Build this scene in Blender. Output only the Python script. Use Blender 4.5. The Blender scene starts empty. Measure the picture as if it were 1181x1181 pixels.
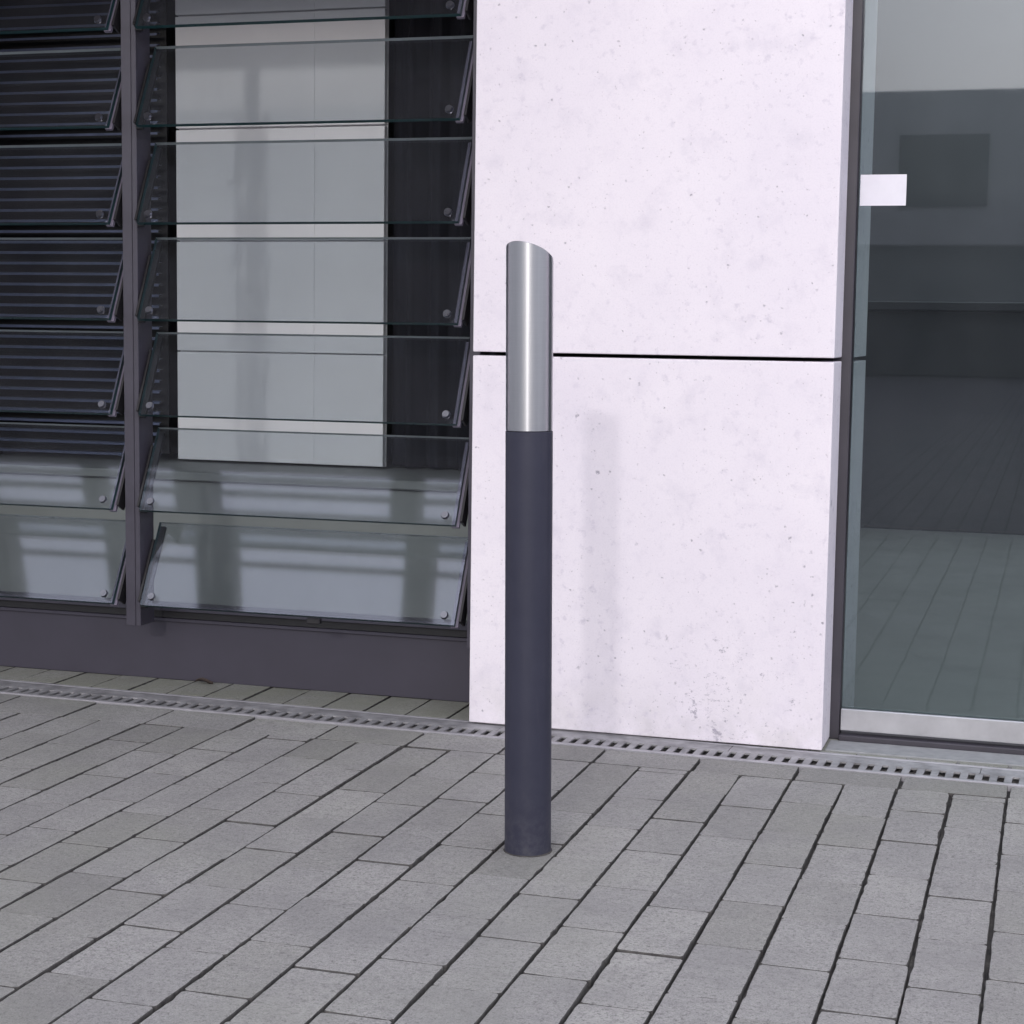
import bpy, bmesh, math, random
from mathutils import Vector, Matrix, noise

random.seed(11)
sc = bpy.context.scene
COL = sc.collection
R = math.radians

# ------------------------------------------------------------------ helpers
def link(name, me, mat=None, parent=None):
    o = bpy.data.objects.new(name, me)
    COL.objects.link(o)
    if mat is not None:
        for m in (mat if isinstance(mat, (list, tuple)) else [mat]):
            me.materials.append(m)
    if parent is not None:
        o.parent = parent
    return o

def obj(name, bm, mat, parent=None, smooth=False):
    me = bpy.data.meshes.new(name)
    bm.normal_update()
    bm.to_mesh(me); bm.free()
    if smooth:
        for p in me.polygons: p.use_smooth = True
    return link(name, me, mat, parent)

def tag(o, label, cat, group=None):
    o['label'] = label; o['category'] = cat; o['kind'] = 'thing'
    if group: o['group'] = group
    return o

def struct(o, kind='structure'):
    o['kind'] = kind
    return o

def thing(name, label, cat, loc=(0, 0, 0), group=None):
    o = bpy.data.objects.new(name, None)
    COL.objects.link(o); o.location = loc
    o.empty_display_size = .1
    return tag(o, label, cat, group)

def box(bm, x0, x1, y0, y1, z0, z1, bev=0, seg=1, mi=0):
    vs = [bm.verts.new((x, y, z)) for x in (x0, x1) for y in (y0, y1) for z in (z0, z1)]
    f = [(0, 1, 3, 2), (4, 6, 7, 5), (0, 4, 5, 1), (2, 3, 7, 6), (0, 2, 6, 4), (1, 5, 7, 3)]
    fs = [bm.faces.new([vs[i] for i in q]) for q in f]
    for q in fs: q.material_index = mi
    if bev:
        es = list({e for q in fs for e in q.edges})
        bmesh.ops.bevel(bm, geom=es, offset=bev, segments=seg, affect='EDGES', profile=.5)
    return fs

def bxo(name, dims, mat, parent=None, bev=0, seg=1):
    bm = bmesh.new(); box(bm, *dims, bev=bev, seg=seg)
    bmesh.ops.recalc_face_normals(bm, faces=bm.faces)
    return obj(name, bm, mat, parent)

# ------------------------------------------------------------------ materials
class MT:
    def __init__(s, name):
        s.m = bpy.data.materials.new(name); s.m.use_nodes = True
        s.nt = s.m.node_tree
        s.b = s.nt.nodes['Principled BSDF']; s.out = s.nt.nodes['Material Output']
    def n(s, t, **kw):
        nd = s.nt.nodes.new(t)
        for k, v in kw.items():
            if k in nd.inputs: nd.inputs[k].default_value = v
            else: setattr(nd, k, v)
        return nd
    def l(s, a, b): s.nt.links.new(a, b)
    def coord(s, which='Object', scale=None):
        c = s.n('ShaderNodeTexCoord').outputs[which]
        if scale:
            mp = s.n('ShaderNodeMapping'); mp.inputs['Scale'].default_value = scale
            s.l(c, mp.inputs['Vector']); return mp.outputs['Vector']
        return c
    def noise(s, co, scale, detail=6, rough=.6):
        nd = s.n('ShaderNodeTexNoise'); nd.inputs['Scale'].default_value = scale
        nd.inputs['Detail'].default_value = detail; nd.inputs['Roughness'].default_value = rough
        s.l(co, nd.inputs['Vector']); return nd.outputs['Fac']
    def ramp(s, fac, pts):
        r = s.n('ShaderNodeValToRGB'); e = r.color_ramp.elements
        while len(e) < len(pts): e.new(.5)
        for i, (p, c) in enumerate(pts):
            e[i].position = p
            e[i].color = (c, c, c, 1) if isinstance(c, (int, float)) else (*c, 1)
        s.l(fac, r.inputs['Fac']); return r.outputs['Color']
    def mix(s, fac, a, b, typ='MIX'):
        m = s.n('ShaderNodeMix', data_type='RGBA', blend_type=typ)
        for v, i in ((fac, 0), (a, 6), (b, 7)):
            if isinstance(v, (int, float)): m.inputs[i].default_value = v
            elif isinstance(v, tuple): m.inputs[i].default_value = (*v, 1)
            else: s.l(v, m.inputs[i])
        return m.outputs[2]
    def math(s, op, a, b=0.0, clamp=False):
        m = s.n('ShaderNodeMath', operation=op); m.use_clamp = clamp
        for i, v in enumerate((a, b)):
            if isinstance(v, (int, float)): m.inputs[i].default_value = v
            else: s.l(v, m.inputs[i])
        return m.outputs[0]
    def base(s, c):
        if isinstance(c, tuple): s.b.inputs['Base Color'].default_value = (*c, 1)
        else: s.l(c, s.b.inputs['Base Color'])
    def rough(s, r):
        if isinstance(r, (int, float)): s.b.inputs['Roughness'].default_value = r
        else: s.l(r, s.b.inputs['Roughness'])
    def bump(s, h, dist=.001, strength=1.0):
        b = s.n('ShaderNodeBump'); b.inputs['Distance'].default_value = dist
        b.inputs['Strength'].default_value = strength
        s.l(h, b.inputs['Height']); s.l(b.outputs['Normal'], s.b.inputs['Normal'])

def simple(name, col, rough=.5, metal=0, var=.12, scale=30, bump=0, coat=0):
    m = MT(name); co = m.coord()
    nz = m.noise(co, scale)
    d = m.ramp(nz, [(.3, tuple(c * (1 - var) for c in col)), (.7, tuple(min(1, c * (1 + var)) for c in col))])
    m.base(d)
    m.rough(m.math('ADD', m.math('MULTIPLY', m.noise(co, scale * 2.3), .16), rough - .08))
    m.b.inputs['Metallic'].default_value = metal
    if coat: m.b.inputs['Coat Weight'].default_value = coat
    if bump: m.bump(m.noise(co, scale * 8), bump, .6)
    return m.m

def concrete_mat():
    m = MT('pale_concrete'); co = m.coord()
    big = m.noise(co, 2.2, 8, .62); mid = m.noise(co, 14, 8, .65); fine = m.noise(co, 260, 3, .6)
    c = m.mix(m.ramp(big, [(.36, 0.), (.66, 1.)]), (.725, .675, .750), (.785, .735, .795))
    c = m.mix(m.math('MULTIPLY', m.ramp(mid, [(.52, 0.), (.72, 1.)]), .30), c, (.50, .465, .56))
    c = m.mix(m.math('MULTIPLY', m.ramp(fine, [(.35, 1.), (.52, 0.)]), .10), c, (.42, .40, .48))
    sep = m.n('ShaderNodeSeparateXYZ'); m.l(co, sep.inputs[0])
    low = m.n('ShaderNodeMapRange'); low.inputs[1].default_value = .42; low.inputs[2].default_value = .03
    m.l(sep.outputs['Z'], low.inputs[0])
    # warm-grey splash dirt just above the ground, broken up by noise
    dirt = m.n('ShaderNodeMapRange'); dirt.inputs[1].default_value = .17; dirt.inputs[2].default_value = 0.0
    m.l(sep.outputs['Z'], dirt.inputs[0])
    dn = m.math('MULTIPLY', m.math('POWER', dirt.outputs[0], 1.6), m.ramp(m.noise(co, 9, 9, .7), [(.38, 0.), (.68, 1.)]))
    c = m.mix(m.math('MULTIPLY', dn, .55), c, (.40, .385, .38))
    # the lower panel behind the bollard is more worn towards its right foot
    vd = m.n('ShaderNodeVectorMath', operation='DISTANCE'); m.l(co, vd.inputs[0]); vd.inputs[1].default_value = (-.66, 0, .10)
    sm = m.n('ShaderNodeMapRange'); sm.inputs[1].default_value = .26; sm.inputs[2].default_value = .06; m.l(vd.outputs['Value'], sm.inputs[0])
    scuff = m.math('MULTIPLY', sm.outputs[0], m.ramp(m.noise(co, 11, 5, .7), [(.36, .25), (.6, 1.)]))
    # air-bubble pits at three sizes, more of them low on the wall
    hsum = None
    for sc_, r0, keep, dens, dark in ((12, .14, .78, .20, .55), (24, .22, .62, .50, .66), (50, .31, .52, .80, .66), (110, .36, .46, .90, .52)):
        wob = m.n('ShaderNodeTexNoise'); wob.inputs['Scale'].default_value = sc_ * 3.4; wob.inputs['Detail'].default_value = 4; wob.inputs['Roughness'].default_value = .75; m.l(co, wob.inputs['Vector'])
        add = m.n('ShaderNodeVectorMath', operation='MULTIPLY_ADD')
        m.l(wob.outputs['Color'], add.inputs[0]); add.inputs[1].default_value = (.62 / sc_, .62 / sc_, .50 / sc_); m.l(co, add.inputs[2])
        v = m.n('ShaderNodeTexVoronoi'); v.inputs['Scale'].default_value = sc_; m.l(add.outputs[0], v.inputs['Vector'])
        s2 = m.n('ShaderNodeSeparateColor'); m.l(v.outputs['Color'], s2.inputs[0])
        rad = m.math('MULTIPLY', m.math('ADD', m.math('MULTIPLY', s2.outputs[1], .8), .2), r0)
        ins = m.math('MULTIPLY', m.math('SUBTRACT', rad, v.outputs['Distance']), 3.2 / r0, True)
        thr = m.math('SUBTRACT', keep, m.math('MULTIPLY', low.outputs[0], dens * .42))
        clump = m.ramp(m.noise(co, 3.1 + sc_ * .02, 5, .6), [(.40, .62), (.64, .0)])
        clump = m.math('MULTIPLY', clump, m.math('SUBTRACT', .62, m.math('MULTIPLY', scuff, .60)))
        on = m.math('MULTIPLY', m.math('SUBTRACT', s2.outputs[0], m.math('ADD', thr, m.math('SUBTRACT', clump, .10))), 30.0, True)
        pit = m.math('MULTIPLY', m.math('MULTIPLY', ins, on), m.math('ADD', m.math('MULTIPLY', s2.outputs[2], dark * .8), dark * .2))
        hsum = pit if hsum is None else m.math('MAXIMUM', hsum, pit)
    c = m.mix(hsum, c, (.20, .185, .25))
    # ragged surface voids, dense where the panel is worn
    nv = m.math('ADD', m.noise(co, 34, 7, .72), m.math('MULTIPLY', scuff, .125))
    c = m.mix(m.ramp(nv, [(.675, 0.), (.735, .72)]), c, (.25, .23, .30))
    nv2 = m.math('ADD', m.noise(m.coord('Object', (1, 1, 1.7)), 72, 6, .75), m.math('MULTIPLY', scuff, .12))
    c = m.mix(m.ramp(nv2, [(.67, 0.), (.73, .66)]), c, (.22, .20, .27))
    spot = m.math('MULTIPLY', m.ramp(m.noise(co, 46, 5, .6), [(.57, 0.), (.70, 1.)]), m.ramp(m.noise(co, 2.7, 4), [(.42, .14), (.62, .50)]))
    c = m.mix(spot, c, (.46, .42, .52))
    m.base(c); m.rough(.82)
    h = m.math('ADD', m.math('MULTIPLY', hsum, -1.0), m.math('MULTIPLY', fine, .12))
    m.bump(h, .0022, .7)
    return m.m

def paver_mat():
    m = MT('grey_concrete_pavers'); co = m.coord()
    geo = m.n('ShaderNodeNewGeometry'); rnd = geo.outputs['Random Per Island']
    c = m.ramp(rnd, [(0, (.268, .263, .252)), (.12, (.310, .305, .290)), (.5, (.338, .331, .327)), (.85, (.362, .355, .348)), (1, (.398, .390, .378))])
    sp = m.noise(co, 420, 4, .7)
    sp2 = m.noise(co, 150, 5, .75)
    c = m.mix(m.ramp(m.noise(co, 48, 7, .72), [(.34, .42), (.52, 0.)]), c, (.17, .165, .168))
    c = m.mix(m.ramp(m.noise(m.coord('Object', (1.1, .9, 1)), 37, 7, .72), [(.52, 0.), (.70, .40)]), c, (.37, .365, .36))
    c = m.mix(m.ramp(sp2, [(.36, .75), (.47, 0.)]), c, (.115, .112, .112))
    c = m.mix(m.ramp(sp2, [(.56, 0.), (.68, .6)]), c, (.44, .43, .42))
    c = m.mix(m.ramp(sp, [(.36, .55), (.50, 0.)]), c, (.12, .115, .125))
    c = m.mix(m.ramp(sp, [(.55, 0.), (.72, .55)]), c, (.46, .45, .46))
    c = m.mix(m.math('MULTIPLY', m.ramp(m.noise(co, 5, 8, .65), [(.42, 0.), (.70, 1.)]), .45), c, (.185, .18, .188))
    c = m.mix(m.math('MULTIPLY', m.ramp(m.noise(m.coord('Object', (16, 60, 1)), 1.0, 6, .7), [(.55, 0.), (.78, 1.)]), .35), c, (.16, .155, .16))
    sep = m.n('ShaderNodeSeparateXYZ'); m.l(co, sep.inputs[0])
    # thin algae film on the damp strip between the channel and the plinth
    al = m.n('ShaderNodeMapRange'); al.inputs[1].default_value = -.16; al.inputs[2].default_value = .02
    m.l(sep.outputs['Y'], al.inputs[0])
    al2 = m.math('MULTIPLY', al.outputs[0], m.ramp(m.noise(co, 7, 5), [(.30, .25), (.65, 1.)]))
    c = m.mix(m.math('MULTIPLY', al2, .60), c, (.235, .245, .185))
    pat = m.ramp(m.noise(co, 1.7, 3), [(.48, 0.), (.66, .35)])
    c = m.mix(pat, c, (.255, .262, .225))
    m.base(c); m.rough(.86)
    m.b.inputs['Specular IOR Level'].default_value = .35
    m.bump(m.math('ADD', sp, m.math('MULTIPLY', m.noise(co, 90, 5, .7), 1.2)), .0030, 1.0)
    return m.m

def ground_mat():
    m = MT('far_paving'); co = m.coord()
    br = m.n('ShaderNodeTexBrick')
    br.inputs['Scale'].default_value = 1; br.inputs['Brick Width'].default_value = .205; br.inputs['Row Height'].default_value = .102
    br.inputs['Mortar Size'].default_value = .003
    br.inputs['Color1'].default_value = (.25, .246, .256, 1); br.inputs['Color2'].default_value = (.29, .285, .293, 1)
    br.inputs['Mortar'].default_value = (.05, .045, .045, 1)
    mp = m.n('ShaderNodeMapping'); mp.inputs['Rotation'].default_value = (0, 0, R(90)); m.l(co, mp.inputs[0]); m.l(mp.outputs[0], br.inputs[0])
    c = m.mix(m.math('MULTIPLY', m.noise(co, 60), .3), br.outputs['Color'], (.17, .165, .17))
    m.base(c); m.rough(.88); return m.m

def sand_mat():
    m = MT('joint_sand'); co = m.coord()
    c = m.ramp(m.noise(co, 25, 8, .7), [(.35, (.022, .020, .023)), (.58, (.07, .065, .062)), (.72, (.16, .152, .135))])
    m.base(c); m.rough(.95); m.bump(m.noise(co, 500), .002, .8); return m.m

def steel_mat():
    m = MT('brushed_stainless_steel'); co = m.coord()
    br = m.noise(m.coord('Object', (25, 25, 900)), 1.0, 4, .6)
    br2 = m.noise(m.coord('Object', (140, 140, 4)), 1.0, 3, .6)
    m.base(m.ramp(m.math('ADD', m.math('MULTIPLY', br, .35), m.math('MULTIPLY', br2, .65)), [(.3, (.355, .36, .39)), (.7, (.415, .42, .445))]))
    m.b.inputs['Metallic'].default_value = 1
    m.rough(m.math('ADD', m.math('MULTIPLY', br2, .08), m.math('ADD', m.math('MULTIPLY', br, .03), .285)))
    m.b.inputs['Anisotropic'].default_value = .84; m.b.inputs['Anisotropic Rotation'].default_value = .25
    t = m.n('ShaderNodeTangent', direction_type='RADIAL', axis='Z')
    m.l(t.outputs[0], m.b.inputs['Tangent'])
    return m.m

def post_mat():
    m = MT('anthracite_powder_coat'); co = m.coord()
    m.base(m.ramp(m.noise(co, 18, 6), [(.3, (.024, .025, .044)), (.7, (.030, .031, .052))]))
    sep = m.n('ShaderNodeSeparateXYZ'); m.l(co, sep.inputs[0])
    dz = m.n('ShaderNodeMapRange'); dz.inputs[1].default_value = .16; dz.inputs[2].default_value = .0; m.l(sep.outputs['Z'], dz.inputs[0])
    sp = m.math('MULTIPLY', m.math('MULTIPLY', m.math('POWER', dz.outputs[0], 1.5), m.ramp(m.noise(co, 70, 6, .7), [(.42, 0.), (.72, 1.)])), .16)
    sc2 = m.math('MULTIPLY', m.ramp(m.noise(m.coord('Object', (60, 60, 9)), 1.0, 6, .7), [(.58, 0.), (.80, 1.)]), .05)
    basec = m.b.inputs['Base Color'].links[0].from_socket
    m.base(m.mix(m.math('ADD', sp, sc2), basec, (.22, .21, .20)))
    m.rough(m.math('ADD', m.math('MULTIPLY', m.noise(co, 40, 6), .16), .42))
    m.b.inputs['Specular IOR Level'].default_value = .34
    m.bump(m.noise(co, 900, 2), .00025, .6)
    return m.m

def glass_mat(name, tint, refl, edge=None, smear=.0):
    m = MT(name); nt = m.nt
    nt.nodes.remove(m.b)
    co = m.coord()
    lw = m.n('ShaderNodeLayerWeight'); lw.inputs['Blend'].default_value = .5
    f = m.math('POWER', lw.outputs['Facing'], 4.0)
    f = m.math('ADD', m.math('MULTIPLY', f, 1 - refl), refl, True)
    tr = m.n('ShaderNodeBsdfTransparent'); tr.inputs[0].default_value = (*tint, 1)
    gl = m.n('ShaderNodeBsdfGlossy'); gl.inputs['Color'].default_value = (.84, .86, 1, 1)
    rr = m.math('ADD', m.math('MULTIPLY', m.noise(co, 6, 5), .03), smear)
    m.l(rr, gl.inputs['Roughness'])
    mx = m.n('ShaderNodeMixShader'); m.l(f, mx.inputs[0]); m.l(tr.outputs[0], mx.inputs[1]); m.l(gl.outputs[0], mx.inputs[2])
    # a film of dust on the pane
    df = m.n('ShaderNodeBsdfDiffuse'); df.inputs[0].default_value = (.5, .49, .53, 1)
    dust = m.ramp(m.noise(co, 5, 7, .65), [(.3, .004), (.75, .018)])
    mx2 = m.n('ShaderNodeMixShader'); m.l(dust, mx2.inputs[0]); m.l(mx.outputs[0], mx2.inputs[1]); m.l(df.outputs[0], mx2.inputs[2])
    m.l(mx2.outputs[0], m.out.inputs['Surface'])
    return m.m

M = dict(
    concrete=concrete_mat(), paver=paver_mat(), ground=ground_mat(), sand=sand_mat(), steel=steel_mat(), post=post_mat(),
    core=simple('dark_core', (.04, .038, .045), .9),
    plinth=simple('dark_purple_grey_sheet_metal', (.040, .036, .054), .55, var=.08, scale=8),
    frame=simple('dark_frame_metal', (.050, .046, .064), .42, var=.1),
    frame_dark=simple('black_sill_metal', (.012, .011, .014), .5),
    doorframe=simple('door_frame_metal', (.042, .038, .050), .45, var=.1, scale=12),
    clamp=simple('clamp_metal', (.135, .12, .165), .42, var=.1),
    bolt=simple('bolt_steel', (.26, .26, .29), .3, 1),
    blade=glass_mat('tinted_louvre_glass', (.862, .888, .902), .064, smear=.025),
    pane=glass_mat('door_glass', (.70, .765, .75), .042),
    edge=simple('green_glass_edge', (.006, .036, .040), .3, var=.2, scale=20),
    edge_top=simple('skylit_glass_edge', (.34, .37, .37), .3, var=.1, scale=20),  # upper blade edge coloured pale, as if catching the sky
    rail=simple('satin_aluminium', (.50, .50, .53), .42, .75, scale=14),
    grate=simple('galvanised_steel', (.27, .265, .28), .6, .3, var=.38, scale=22, bump=.0004),
    gframe=simple('galvanised_frame', (.35, .34, .37), .5, .3, var=.15, scale=22),
    pit=simple('channel_dark', (.012, .012, .014), .95),
    threshold=simple('threshold_stone', (.24, .245, .255), .8, var=.15, scale=40, bump=.0006),
    sticker=simple('white_vinyl', (.70, .68, .75), .5, var=.03),
    partition=simple('white_partition_board', (.88, .86, .885), .55, var=.03, scale=3),
    blind=simple('dark_blind_slat', (.10, .115, .19), .35, var=.15),
    curtain=simple('dark_curtain_cloth', (.010, .010, .017), .9, var=.2, scale=9),
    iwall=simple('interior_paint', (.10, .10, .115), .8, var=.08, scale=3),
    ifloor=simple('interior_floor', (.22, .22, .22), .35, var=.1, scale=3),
    iceil=simple('interior_ceiling', (.72, .71, .73), .8, var=.05, scale=3),
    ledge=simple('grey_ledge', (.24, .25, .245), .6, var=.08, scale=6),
    counter=simple('black_counter', (.02, .02, .026), .5),
    canopy=simple('canopy_soffit', (.10, .098, .11), .7, var=.08, scale=4),
    fglass=simple('added_building_glass', (.05, .06, .065), .06, scale=.8),
    facade=simple('rendered_facade', (.62, .61, .60), .8, scale=1.5),
    leaf=simple('dry_leaf', (.05, .035, .03), .8, var=.3, scale=60),
)

# ------------------------------------------------------------------ ground
BX = (-5.55, 2.75, -3.75, 6.2)
bm = bmesh.new()
xs = (-220, BX[0], BX[1], 220); ys = (-220, BX[2], BX[3], 220)
vg = [[bm.verts.new((x, y, -.012)) for y in ys] for x in xs]
for i in range(3):
    for j in range(3):
        if (i, j) != (1, 1): bm.faces.new((vg[i][j], vg[i + 1][j], vg[i + 1][j + 1], vg[i][j + 1]))
struct(obj('ground', bm, M['ground']))
def grid_sheet(name, x0, x1, y0, y1, z, mat):
    bm = bmesh.new(); v = [bm.verts.new(p) for p in ((x0, y0, z), (x1, y0, z), (x1, y1, z), (x0, y1, z))]
    bm.faces.new(v); return obj(name, bm, mat)
DR0 = (-1.07, -.116); DRS = -.030               # front edge of the drainage channel: point and slope
W = .136
bm = bmesh.new()
def fr_(x, o): return DR0[1] + DRS * (x - DR0[0]) + o
for q in (((BX[0], BX[2]), (BX[1], BX[2]), (BX[1], fr_(BX[1], .004)), (BX[0], fr_(BX[0], .004))),
          ((BX[0], fr_(BX[0], W - .004)), (BX[1], fr_(BX[1], W - .004)), (BX[1], BX[3]), (BX[0], BX[3]))):
    bm.faces.new([bm.verts.new((x, y, -.0115)) for x, y in q])
struct(obj('sand_bed', bm, M['sand']))

def drain_front(x): return DR0[1] + DRS * (x - DR0[0])

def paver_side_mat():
    m = MT('paver_joint_dark'); co = m.coord()  # joint sides coloured dark so sunlit edges do not show bright
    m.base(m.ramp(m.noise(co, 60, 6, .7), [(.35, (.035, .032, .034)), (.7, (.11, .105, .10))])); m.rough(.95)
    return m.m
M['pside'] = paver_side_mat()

def paver(bm, x0, x1, y0, y1, rnd, step=.014):
    g = .0024; ge = .0006
    x0 += g + rnd.uniform(-.0012, .0012); x1 -= g + rnd.uniform(-.0012, .0012)
    y0 += ge + rnd.uniform(-.0006, .0007); y1 -= ge + rnd.uniform(-.0006, .0007)
    if x1 - x0 < .02 or y1 - y0 < .02: return
    dz = rnd.gauss(0, .0007); tx = rnd.gauss(0, .003); ty = rnd.gauss(0, .002)
    cx, cy = (x0 + x1) / 2, (y0 + y1) / 2
    pts = []
    c = .0045
    cor = [(x0, y0), (x1, y0), (x1, y1), (x0, y1)]
    for i in range(4):
        a, b = Vector(cor[i]), Vector(cor[(i + 1) % 4]); L = (b - a).length; d = (b - a) / L
        n = max(2, int(L / step))
        for k in range(n):
            t = c + (L - 2 * c) * k / (n - 1)
            pts.append((a + d * t, Vector((d.y, -d.x))))
    def ring(off, z, amp, seed):
        out = []
        for p, nrm in pts:
            w = (noise.noise(Vector((p.x * 60, p.y * 60, seed))) + .8 * noise.noise(Vector((p.x * 17, p.y * 17, seed + 7)))) * amp * 1.3
            chip = max(0, noise.noise(Vector((p.x * 33 + 9, p.y * 33, seed + 3))) - .30) * amp * 6.5
            q = p + nrm * (w - off - chip)
            out.append(bm.verts.new((q.x, q.y, z + dz + (q.x - cx) * tx + (q.y - cy) * ty)))
        return out
    r0 = ring(-.0002, -.02, 0, 0); r1 = ring(0, -.0024, .0007, 1); r2 = ring(.0006, -.0006, .0009, 1); r3 = ring(.0020, 0, .0011, 1)
    n = len(pts)
    for a, b in ((r0, r1), (r1, r2), (r2, r3)):
        for i in range(n):
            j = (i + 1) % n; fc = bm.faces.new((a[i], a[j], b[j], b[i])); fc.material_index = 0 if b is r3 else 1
    bm.faces.new(r3)

bm = bmesh.new(); rnd = random.Random(5)
PX0, PW = -.266, .1018                            # a long joint at x = PX0, rows every PW metres
for k in range(-52, 30):
    xa = PX0 + k * PW; xb = xa + PW
    if xa < -5.6 or xb > 2.8: continue
    off = (-.066 if k % 2 else .0) + rnd.uniform(-.012, .012)
    head = -.246 + rnd.uniform(-.004, .004)
    n0 = math.floor((-3.8 - off) / .2045)
    y = off + n0 * .2045
    while y < head - .001:
        y1 = y + .2045
        if head - y1 < .03: y1 = head
        paver(bm, xa, xb, y, min(y1, head), rnd)
        y = y1
    # cut pieces behind the channel, up to the plinth and the door
    yb = drain_front(xa) + W + .002
    paver(bm, xa, xb, yb, .232, rnd)
k = -27
while True:                                       # header course along the channel, stones lying lengthwise
    xa = -.467 + k * .2036; xb = xa + .2036
    if xa > 2.6: break
    paver(bm, xa + .0005, xb - .0005, -.246, drain_front((xa + xb) / 2) - .004, rnd)
    k += 1
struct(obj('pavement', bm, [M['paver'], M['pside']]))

# ------------------------------------------------------------------ drainage channel
dc = thing('drainage_channel', 'long slotted metal drainage channel in the paving along the foot of the wall', 'drain', (DR0[0], DR0[1], 0))
dc.rotation_euler.z = math.atan(DRS)
X0, X1 = -5.2, 2.6
bm = bmesh.new(); bmF = bmesh.new()
PITCH = .02842; ph = (-.5614 - DR0[0]) % PITCH
zt = .0005
ys0, ys1 = .019, .070
x = X0 + ((ph - X0) % PITCH); n_ = 0; seg = x - PITCH / 2
while x < X1 - PITCH:
    box(bm, x + .0068, x + PITCH - .0068, ys0 + .0001, ys1 - .0001, -.0030, zt - .0003)
    n_ += 1
    if n_ % 18 == 0 or x + PITCH >= X1 - PITCH:
        e_ = x + PITCH / 2
        box(bm, seg + .001, e_ - .0004, .0115, ys0, -.0035, zt); box(bm, seg + .001, e_ - .0004, ys1, W - .0115, -.0035, zt)
        seg = e_
    x += PITCH
obj('grate', bm, M['grate'], dc)
box(bmF, X0, X1, 0, .0105, -.03, .0018, bev=.0012); box(bmF, X0, X1, W - .0105, W, -.03, .0012, bev=.0010)
obj('edge_frame', bmF, M['gframe'], dc)
bm = bmesh.new()
pr_ = [(.0005, -.0305), (.0108, -.0305), (.0108, -.11), (W - .0108, -.11), (W - .0108, -.0305), (W - .0005, -.0305)]
vv = [[bm.verts.new((x, y, z)) for y, z in pr_] for x in (X0, X1)]
for i in range(5): bm.faces.new((vv[0][i], vv[1][i], vv[1][i + 1], vv[0][i + 1]))
obj('channel_body', bm, M['pit'], dc)

# ------------------------------------------------------------------ bollard
lean = R(-.64)
bo = thing('bollard', 'slim round bollard with dark grey post and brushed steel top, standing on the paving', 'bollard', (-.8258, -.871, 0.0))
bo.rotation_euler = (0, lean, 0)
def tube(bm, r, z0, z1, n=96, bev=.0008, top=None, tz=0):
    rings = []
    def ring(rr, zf):
        return [bm.verts.new((rr * math.cos(2 * math.pi * i / n), rr * math.sin(2 * math.pi * i / n), zf(math.cos(2 * math.pi * i / n) * rr, math.sin(2 * math.pi * i / n) * rr))) for i in range(n)]
    topf = top or (lambda x, y: z1)
    rings.append(ring(r - bev, lambda x, y: z0)); rings.append(ring(r, lambda x, y: z0 + bev))
    rings.append(ring(r, lambda x, y: topf(x, y) - bev)); rings.append(ring(r - bev, topf))
    for a, b in zip(rings, rings[1:]):
        for i in range(n):
            j = (i + 1) % n; bm.faces.new((a[i], a[j], b[j], b[i]))
    bm.faces.new(rings[-1]); bm.faces.new(list(reversed(rings[0])))
RB = .0392
def shade_auto(o, ang=30):
    me = o.data
    for p in me.polygons: p.use_smooth = True
    me.set_sharp_from_angle(angle=R(ang))
bm = bmesh.new(); n = 72; rg = []
for rr_, zz_ in ((RB + .0022, -.001), (RB + .0017, .0004), (RB + .0008, .0008), (RB - .001, .0012)):
    rg.append([bm.verts.new(((rr_ + .0012 * noise.noise(Vector((i * .9, rr_ * 90, 2)))) * math.cos(2 * math.pi * i / n), (rr_ + .0012 * noise.noise(Vector((i * .9, rr_ * 90, 2)))) * math.sin(2 * math.pi * i / n), zz_)) for i in range(n)])
for a, b in zip(rg, rg[1:]):
    for i in range(n): bm.faces.new((a[i], a[(i + 1) % n], b[(i + 1) % n], b[i]))
obj('base_contact_shade', bm, M['sand'], bo)  # dark ring standing in for contact shade at the post's foot
bm = bmesh.new(); tube(bm, RB, -.01, .7085, bev=.0006)
shade_auto(obj('post', bm, M['post'], bo))
bm = bmesh.new()
tube(bm, RB - .0004, .7088, 1.0, bev=.0014, top=lambda x, y: .9995 - .0062 / RB * x - .0180 / RB * y)
shade_auto(obj('steel_top', bm, M['steel'], bo))

# ------------------------------------------------------------------ concrete piers
def panel(x0, x1, z0, z1, label, group='concrete wall panels', y1=.13):
    bm = bmesh.new(); box(bm, x0, x1, 0, y1, z0, z1, bev=.0022, seg=2)
    bmesh.ops.recalc_face_normals(bm, faces=bm.faces)
    o = obj('concrete_panel', bm, M['concrete'])
    return tag(o, label, 'wall panel', group)
ZJ0, ZJ1, ZT = .8142, .8224, 1.92
PR0, PR1 = -1.2205, -.4425
panel(PR0, PR1, .004, ZJ0, 'pale pitted concrete panel behind the bollard, below the dark joint, reaching the drain')
panel(PR0, PR1, ZJ1, ZT, 'pale concrete panel above the dark joint, behind the bollard tip')
PL = -2.93
panel(PL - .80, PL, .004, ZJ0, 'lower pale concrete panel left of the two louvre windows')
panel(PL - .80, PL, ZJ1, ZT, 'upper pale concrete panel left of the two louvre windows')
GW = 'concrete panels further along the wall'
for i in range(3):
    a = PL - .808 - .808 * i
    for z0, z1 in ((.004, ZJ0), (ZJ1, ZT)):
        panel(a - .80, a, z0, z1, 'pale concrete panel further left along the wall, outside the photo', GW)
for i in range(3):
    a = .60 + .808 * i
    for z0, z1 in ((.004, ZJ0), (ZJ1, ZT)):
        panel(a, a + .80, z0, z1, 'pale concrete panel right of the glass door, outside the photo', 'concrete panels beyond the door')
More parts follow.
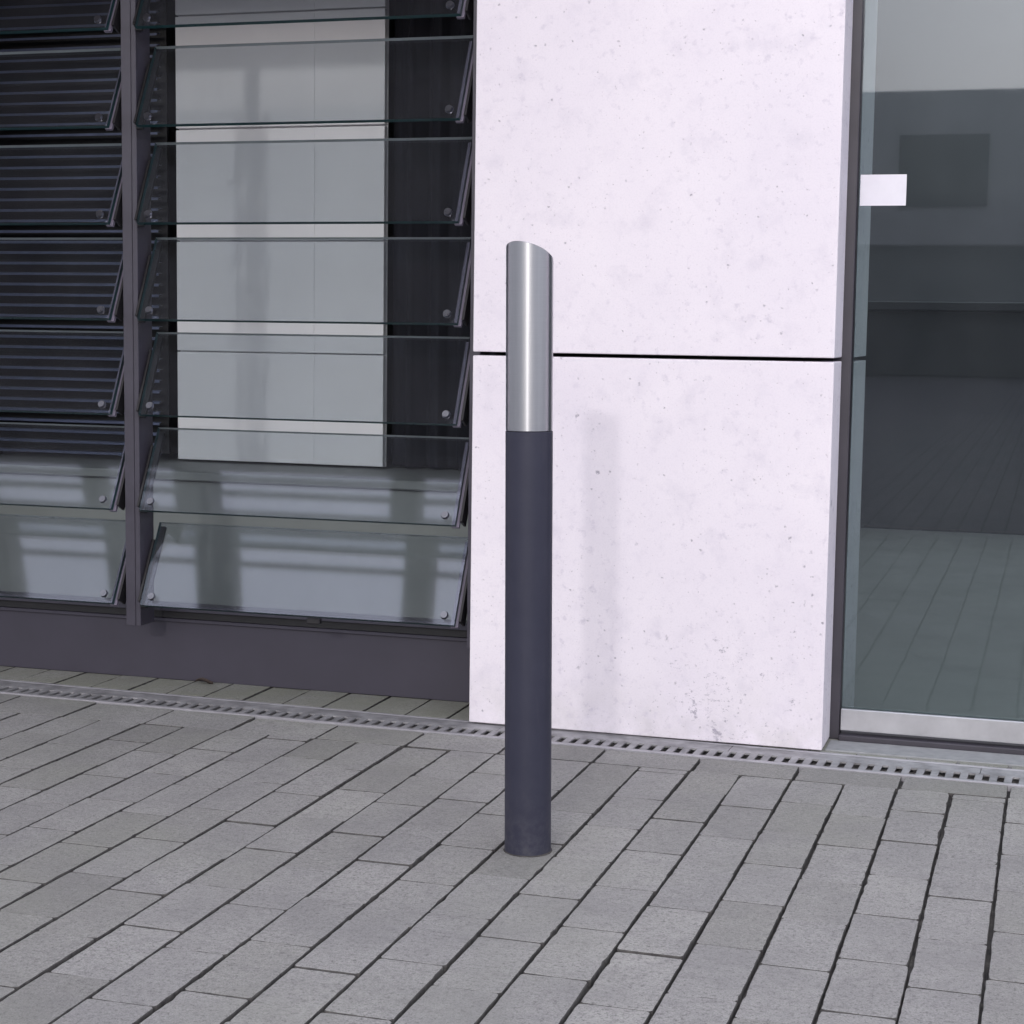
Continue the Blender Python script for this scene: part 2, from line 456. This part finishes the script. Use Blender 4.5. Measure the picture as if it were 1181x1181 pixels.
# dark backing behind the panel joints
core = thing('backing_wall', 'dark wall core behind the concrete panels, seen only as their dark joint', 'wall', (0, 0, 0))
bxo('wall_core', (PR0 + .01, -.4605, .133, .46, 0, ZT), M['core'], core)
bxo('wall_core', (-5.3, PL - .03, .133, .46, 0, ZT), M['core'], core)
bxo('wall_core', (.62, 3.0, .133, .46, 0, ZT), M['core'], core)
# upper storey strip over all bays up to the canopy
up = bxo('upper_wall', (-5.4, 3.1, 0, .46, ZT + .008, 3.5), M['concrete'], bev=.003)
tag(up, 'pale concrete wall strip over the window and the door, above the photo', 'wall')
# concrete return seen through the door glass
ip = thing('interior_pier', 'grey concrete pier end with a dark joint, seen through the glass door', 'pier', (0, 0, 0))
bxo('lower_block', (-.4585, -.4255, .178, .455, .002, .811), M['concrete'], ip, bev=.001)
bxo('upper_block', (-.4585, -.4255, .178, .455, .821, ZT), M['concrete'], ip, bev=.001)

# ------------------------------------------------------------------ louvre window
lw = None
def lwc(name, dims, mat, bev=0, parent=None):
    bm = bmesh.new(); box(bm, *dims, bev=bev)
    bmesh.ops.translate(bm, verts=bm.verts, vec=-lw.location)
    bmesh.ops.recalc_face_normals(bm, faces=bm.faces)
    return obj(name, bm, mat, parent or lw)
def window(xr, label):
    global lw, BX0, BX1
    lw = thing('louvre_window', label, 'window', (xr - .43, .1, .15), 'louvre windows')
    BX1 = xr - .0455; BX0 = BX1 - .782
    lwc('jamb', (xr - .025, xr, .06, .128, .157, ZT), M['frame'], .001)
    lwc('jamb', (BX0 - .0270, BX0 - .0145, .06, .128, .157, ZT), M['frame'], .001)
    lwc('sill', (BX0 - .0270, xr - .0005, .185, .23, .1745, .190), M['frame'], .001)
    lwc('sill_shadow_strip', (BX0 - .0270, xr - .0005, .196, .23, .1565, .1735), M['frame_dark'])  # black strip painting the shadow gap above the plinth
    lwc('head', (BX0 - .0135, xr - .0265, .05, .22, ZT - .05, ZT - .002), M['frame'], .001)
    for i in range(len(BLZ)): blade(i)
BLZ = [.213, .438, .662, .883, 1.104, 1.325, 1.546]
TILT = [28.3, 27.0, 25.8, 25.6, 26.2, 26.6, 26.6]
LEN = .212
TH = .0105
def blade(i):
    a = R(TILT[i])
    e = Vector((0, math.sin(a), math.cos(a)))        # up along the blade (leaning back)
    nrm = Vector((0, -math.cos(a), math.sin(a)))     # outwards
    org = Vector((0, .030, BLZ[i]))
    loc = -lw.location
    def P(x, u, w): return org + e * u + nrm * w + Vector((x, 0, 0)) + loc
    def slab(bm, x0, x1, u0, u1, w0, w1, mi_face=0, mi_edge=0, bev=0):
        vs = [bm.verts.new(P(x, u, w)) for x in (x0, x1) for u in (u0, u1) for w in (w0, w1)]
        fs = []
        for q, mi in (((0, 1, 3, 2), mi_edge), ((4, 6, 7, 5), mi_edge), ((0, 4, 5, 1), mi_edge), ((2, 3, 7, 6), mi_edge * 2), ((0, 2, 6, 4), mi_face), ((1, 5, 7, 3), mi_face)):
            f = bm.faces.new([vs[k] for k in q]); f.material_index = mi; fs.append(f)
        if bev: bmesh.ops.bevel(bm, geom=list({x for f in fs for x in f.edges}), offset=bev, segments=2, affect='EDGES', profile=.5)
        bmesh.ops.recalc_face_normals(bm, faces=bm.faces)
    bm = bmesh.new(); slab(bm, BX0, BX1, 0, LEN, -TH, 0, 0, 1)
    b = obj('glass_blade', bm, [M['blade'], M['edge'], M['edge_top']], lw)
    for s in (0, 1):
        xa = BX1 - .012 if s else BX0 - .006
        bm = bmesh.new(); slab(bm, xa, xa + .018, -.001, LEN * .97, -TH - .010, -TH - .0008, bev=.0015)
        obj('end_clamp', bm, M['clamp'] if s else M['frame_dark'], b)
        # pivot arm back to the jamb
        bm = bmesh.new()
        xp = BX1 + .0065 if s else BX0 - .0125
        slab(bm, xp, xp + .006, .012, LEN * .8, -TH - .03, -TH + .004, bev=.001)
        obj('pivot_arm', bm, M['frame_dark'], b)
        # round point fixing through the glass
        bm = bmesh.new()
        mat = Matrix((Vector((1, 0, 0)), e, nrm)).transposed().to_4x4()
        xc = BX1 - .026 if s else BX0 + .026
        mat.translation = P(xc, .022, .003)
        bmesh.ops.create_cone(bm, cap_ends=True, segments=28, radius1=.0095, radius2=.0078, depth=.006, matrix=mat)
        mat2 = mat.copy(); mat2.translation = P(xc, .022, .0062)
        bmesh.ops.create_cone(bm, cap_ends=True, segments=6, radius1=.003, radius2=.003, depth=.001, matrix=mat2)
        obj('bolt', bm, M['bolt'], b)
window(-1.2225 - .8555, 'louvre window with tilted glass blades at the far left, next to the other louvre window')
window(-1.2225, 'large window of tilted glass louvre blades beside the pale concrete wall, white partition behind it')
# small catch under the lowest blade
lwc('catch', (-1.617, -1.585, .012, .028, .1975, .211), M['frame_dark'], .002)

# plinth under the window
pl = thing('window_plinth', 'dark purple-grey sheet metal plinth running below the louvre windows', 'plinth', (-1.66, .2, 0))
def plc(name, dims, mat, bev=0):
    bm = bmesh.new(); box(bm, *dims, bev=bev); bmesh.ops.translate(bm, verts=bm.verts, vec=(1.66, -.2, 0))
    bmesh.ops.recalc_face_normals(bm, faces=bm.faces); return obj(name, bm, mat, pl)
plc('panel', (PL + .001, PR0 - .001, .205, .235, .001, .1535), M['plinth'], .0015)
plc('drip_edge', (PL + .001, PR0 - .001, .198, .204, .146, .1545), M['plinth'], .001)

# dry leaf at the foot of the plinth
bm = bmesh.new(); n = 9
grid = []
for i in range(n):
    t = i / (n - 1); w = .009 * math.sin(math.pi * t) ** .7 + .0006
    grid.append([bm.verts.new((-.022 + .044 * t, s * w, .004 + .006 * abs(s) + .004 * math.sin(5 * t) + .0015 * random.random())) for s in (-1, -.5, 0, .5, 1)])
for a, b in zip(grid, grid[1:]):
    for i in range(4): bm.faces.new((a[i], b[i], b[i + 1], a[i + 1]))
lf = obj('leaf', bm, M['leaf'], smooth=True); lf.location = (-1.958, .178, .001); lf.rotation_euler.z = .15
tag(lf, 'small curled dark leaf lying at the foot of the plinth', 'leaf')

# ------------------------------------------------------------------ glass door
fr = thing('door_frame', 'dark metal frame around the glass door, right of the concrete wall', 'door frame', (0, .15, 0))
def ch(parent, name, dims, mat, bev=0):
    bm = bmesh.new(); box(bm, *dims, bev=bev)
    bmesh.ops.translate(bm, verts=bm.verts, vec=-Vector(parent.location))
    bmesh.ops.recalc_face_normals(bm, faces=bm.faces); return obj(name, bm, mat, parent)
ch(fr, 'jamb', (-.4600, -.4225, .1325, .176, .0, ZT), M['doorframe'], .0015)
ch(fr, 'jamb', (.56, .598, .1325, .176, .0, ZT), M['doorframe'], .0015)
ch(fr, 'sill_bar', (-.4215, .559, .1125, .172, .0015, .0135), M['doorframe'], .0015)
th = bxo('threshold_slab', (-.438, .59, .018, .111, -.012, .003), M['threshold'], bev=.0015)
tag(th, 'light grey threshold slab between the drain and the glass door', 'threshold')
dr = thing('glass_door', 'glass door with a satin metal bottom rail, at the right edge', 'door', (-.42, .15, .02))
ch(dr, 'bottom_rail', (-.4205, .556, .131, .158, .0205, .068), M['rail'], .0015)
bm = bmesh.new(); fs = box(bm, -.4195, .555, .140, .150, .069, ZT - .04)
for i, f in enumerate(fs): f.material_index = 0 if i in (2, 3) else 0
bmesh.ops.recalc_face_normals(bm, faces=bm.faces)
for f in bm.faces: f.material_index = 0 if abs(f.normal.y) > .9 else 1
bmesh.ops.translate(bm, verts=bm.verts, vec=-Vector(dr.location))
obj('pane', bm, [M['pane'], M['edge']], dr)
s = ch(dr, 'sticker', (-.4165, -.322, .1385, .1394, 1.139, 1.203), M['sticker'])
s['label'] = 'white rectangular sticker on the glass'

# ------------------------------------------------------------------ interior
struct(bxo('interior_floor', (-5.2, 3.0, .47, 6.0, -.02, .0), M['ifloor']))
struct(bxo('interior_ceiling', (-5.2, -1.205, .47, 6.0, 2.6, 2.7), M['iceil']))  # none over the door room, left open so sky light brightens it
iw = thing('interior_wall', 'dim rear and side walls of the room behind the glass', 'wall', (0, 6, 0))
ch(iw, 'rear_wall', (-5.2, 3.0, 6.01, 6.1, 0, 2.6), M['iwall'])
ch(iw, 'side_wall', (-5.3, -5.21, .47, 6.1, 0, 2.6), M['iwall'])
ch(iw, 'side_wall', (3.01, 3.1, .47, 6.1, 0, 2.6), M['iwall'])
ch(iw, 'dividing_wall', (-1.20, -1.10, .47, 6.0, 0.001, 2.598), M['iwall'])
ch(iw, 'back_partition', (-3.2, -1.21, 1.25, 1.32, 0.001, 2.598), M['iwall'])
YP = .9
part = thing('white_partition', 'tall white board partition seen behind the glass louvres', 'partition', (-2.1, YP, .48))
for xa, xb, dy in ((-2.404, -1.983, .004), (-1.981, -1.776, 0)):
    bm = bmesh.new()
    for zz in (.4831, .7925, 1.1025, 1.4132, 1.724):
        box(bm, xa, xb, YP + dy, YP + .02 + dy, zz + .0025, min(zz + .3085, 2.4), bev=.001)
    box(bm, xa, xb, YP + .0245, YP + .03, .484, 2.03)
    bmesh.ops.translate(bm, verts=bm.verts, vec=-Vector(part.location)); bmesh.ops.recalc_face_normals(bm, faces=bm.faces)
    obj('board', bm, M['partition'], part)
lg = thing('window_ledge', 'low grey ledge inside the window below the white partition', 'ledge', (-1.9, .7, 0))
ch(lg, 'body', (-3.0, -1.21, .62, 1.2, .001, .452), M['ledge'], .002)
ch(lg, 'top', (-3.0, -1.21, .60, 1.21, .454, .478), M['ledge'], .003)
bd = thing('venetian_blind', 'dark horizontal-slat blind left of the white partition', 'blind', (-2.75, .86, .5))
bm = bmesh.new(); z = .50
while z < 1.95:
    vs = [bm.verts.new((x + 2.75, yy, z + zz - .5)) for x in (-3.0, -2.432) for yy, zz in ((-.012, -.002), (0, .002), (.014, .001))]
    bm.faces.new((vs[0], vs[3], vs[4], vs[1])); bm.faces.new((vs[1], vs[4], vs[5], vs[2]))
    box(bm, -.25, .318, -.0125, -.0115, z - .5 - .006, z - .5 + .0005); z += .030
obj('slats', bm, M['blind'], bd)
ch(bd, 'cord', (-2.47, -2.468, .84, .842, .5, 1.95), M['frame_dark'])
ch(bd, 'backing', (-3.0, -2.43, .90, .91, .5, 1.95), M['frame_dark'])  # black board added so the gaps between slats stay dark
cu = bmesh.new(); n = 60; prev = None
for i in range(n + 1):
    x = -1.768 + .54 * i / n; y = .95 + .022 * math.sin(i * .75) + .008 * math.sin(i * 1.9)
    a = cu.verts.new((x, y, .484)); b = cu.verts.new((x, y + .004, 2.3))
    if prev: cu.faces.new((prev[0], a, b, prev[1]))
    prev = (a, b)
cur = obj('curtain', cu, M['curtain'], smooth=True)
tag(cur, 'dark hanging curtain between the white partition and the concrete wall, behind the louvres', 'curtain')
ct = thing('reception_counter', 'black counter in the dim room behind the glass door', 'counter', (.6, 4.6, 0))
ch(ct, 'body', (-.9, 2.6, 4.3, 4.9, .001, .96), M['counter'], .004)
ch(ct, 'top', (-.95, 2.65, 4.25, 4.95, .962, 1.0), M['counter'], .004)

# ------------------------------------------------------------------ canopy overhead (mirrored in the glass)
cp = thing('canopy', 'flat dark canopy with beams above the louvre window, over the photo, mirrored in its glass', 'canopy', (-3, -1, 2.55))
ch(cp, 'roof_slab', (-4.9, -1.30, -1.70, -.004, 2.55, 2.67), M['canopy'], .006)
for bx, by, bw in ((-3.43, -2.16, .165), (-2.50, -2.09, .115), (-3.87, -2.05, .07), (-4.45, -2.1, .10)):
    bm = bmesh.new(); box(bm, -bw / 2, bw / 2, -3.3, -1.705, -.005, .115, bev=.003)
    for v in bm.verts:
        v.co.x += bx + (v.co.y - by) * .246 - cp.location.x; v.co.y -= cp.location.y
    bmesh.ops.recalc_face_normals(bm, faces=bm.faces)
    obj('beam', bm, M['canopy'], cp)
for y, d in ((-1.735, .016), (-1.785, .012), (-1.852, .006), (-1.93, .004), (-2.04, .003)):
    ch(cp, 'fin', (-4.9, -1.30, y - d, y + d, .0 + 2.668, 2.70), M['canopy'])

# unseen building, added to darken the sky mirrored in door glass and steel
ob = thing('added_building', 'long low building added unseen behind the viewpoint, to darken the door glass reflections', 'building', (0, -30, 0))
ch(ob, 'wall', (-45, 45, -40, -30, 2.4, 5.2), M['facade'], .02)
ch(ob, 'plinth_storey', (-44.6, 44.6, -39.6, -30.4, 0, 2.399), M['ledge'])
for k in range(22):
    ch(ob, 'window', (-43 + 4 * k, -41.4 + 4 * k, -29.995, -29.94, 3.1, 4.4), M['fglass'], .01)

# ------------------------------------------------------------------ camera
f_px, SZ = 2061.525, 1181.0
cam = bpy.data.cameras.new('camera'); co = bpy.data.objects.new('camera', cam); COL.objects.link(co)
cam.sensor_width = 36; cam.sensor_fit = 'HORIZONTAL'; cam.lens = f_px / SZ * 36
yaw, pit, rol = -.29571882, .10555046, -.01325482
fw = Vector((math.sin(yaw) * math.cos(pit), math.cos(yaw) * math.cos(pit), -math.sin(pit)))
r0 = Vector((math.cos(yaw), -math.sin(yaw), 0)); d0 = fw.cross(r0)
rr = r0 * math.cos(rol) + d0 * math.sin(rol); dd = -r0 * math.sin(rol) + d0 * math.cos(rol)
mw = Matrix((rr, -dd, -fw)).transposed().to_4x4(); mw.translation = (0, -4.175 * .886, .886)
co.matrix_world = mw
cam.clip_start = .05; cam.clip_end = 1000
sc.camera = co

# ------------------------------------------------------------------ light
EL = R(19.2); sd = Vector((.105, -.99, 0)).normalized()
sun = bpy.data.lights.new('sun', 'SUN'); so = bpy.data.objects.new('sun', sun); COL.objects.link(so)
sun.energy = .45; sun.angle = R(1.6); sun.color = (1, .965, .93)
so.rotation_euler = Vector((-sd.x * math.cos(EL), -sd.y * math.cos(EL), -math.sin(EL))).to_track_quat('-Z', 'Y').to_euler()
so.location = (1, -6, 6)
w = bpy.data.worlds.new('World'); sc.world = w; w.use_nodes = True
nt = w.node_tree; bg = nt.nodes['Background']
sky = nt.nodes.new('ShaderNodeTexSky'); sky.sky_type = 'NISHITA'; sky.sun_disc = False
sky.sun_elevation = EL; sky.sun_rotation = math.atan2(sd.x, sd.y); sky.dust_density = 3; sky.air_density = 1.0; sky.ozone_density = 1.0
hs = nt.nodes.new('ShaderNodeHueSaturation'); hs.inputs['Saturation'].default_value = .35
nt.links.new(sky.outputs[0], hs.inputs['Color'])
# high thin overcast over the clear sky: brighter towards the zenith
def wm(op, a, b):
    m = nt.nodes.new('ShaderNodeMath'); m.operation = op
    for i, v in enumerate((a, b)):
        if isinstance(v, (int, float)): m.inputs[i].default_value = v
        else: nt.links.new(v, m.inputs[i])
    return m.outputs[0]
tc = nt.nodes.new('ShaderNodeTexCoord'); sx = nt.nodes.new('ShaderNodeSeparateXYZ')
nt.links.new(tc.outputs['Generated'], sx.inputs[0])
up_ = wm('MAXIMUM', sx.outputs['Z'], 0.0)
nz = nt.nodes.new('ShaderNodeTexNoise'); nz.inputs['Scale'].default_value = 3.5; nz.inputs['Detail'].default_value = 5
nt.links.new(tc.outputs['Generated'], nz.inputs['Vector'])
ov = wm('MULTIPLY', wm('ADD', wm('MULTIPLY', up_, .667), .333), wm('ADD', wm('MULTIPLY', nz.outputs['Fac'], .5), .75))
OVER = 18.5
vm = nt.nodes.new('ShaderNodeVectorMath'); vm.operation = 'SCALE'; vm.inputs[0].default_value = (.955 * OVER, .965 * OVER, 1.07 * OVER)
nt.links.new(ov, vm.inputs['Scale'])
v2 = nt.nodes.new('ShaderNodeVectorMath'); v2.operation = 'MULTIPLY_ADD'; v2.inputs[1].default_value = (.9, .9, .9)
nt.links.new(hs.outputs[0], v2.inputs[0]); nt.links.new(vm.outputs[0], v2.inputs[2])
nt.links.new(v2.outputs[0], bg.inputs['Color'])
bg.inputs['Strength'].default_value = .10

vs = sc.view_settings
vs.view_transform = 'Standard'; vs.look = 'None'; vs.gamma = 1; vs.exposure = 0.0; vs.use_curve_mapping = False
cy = sc.cycles
cy.max_bounces = 10; cy.transparent_max_bounces = 24; cy.glossy_bounces = 5; cy.diffuse_bounces = 5
cy.use_denoising = True; cy.sample_clamp_indirect = 6
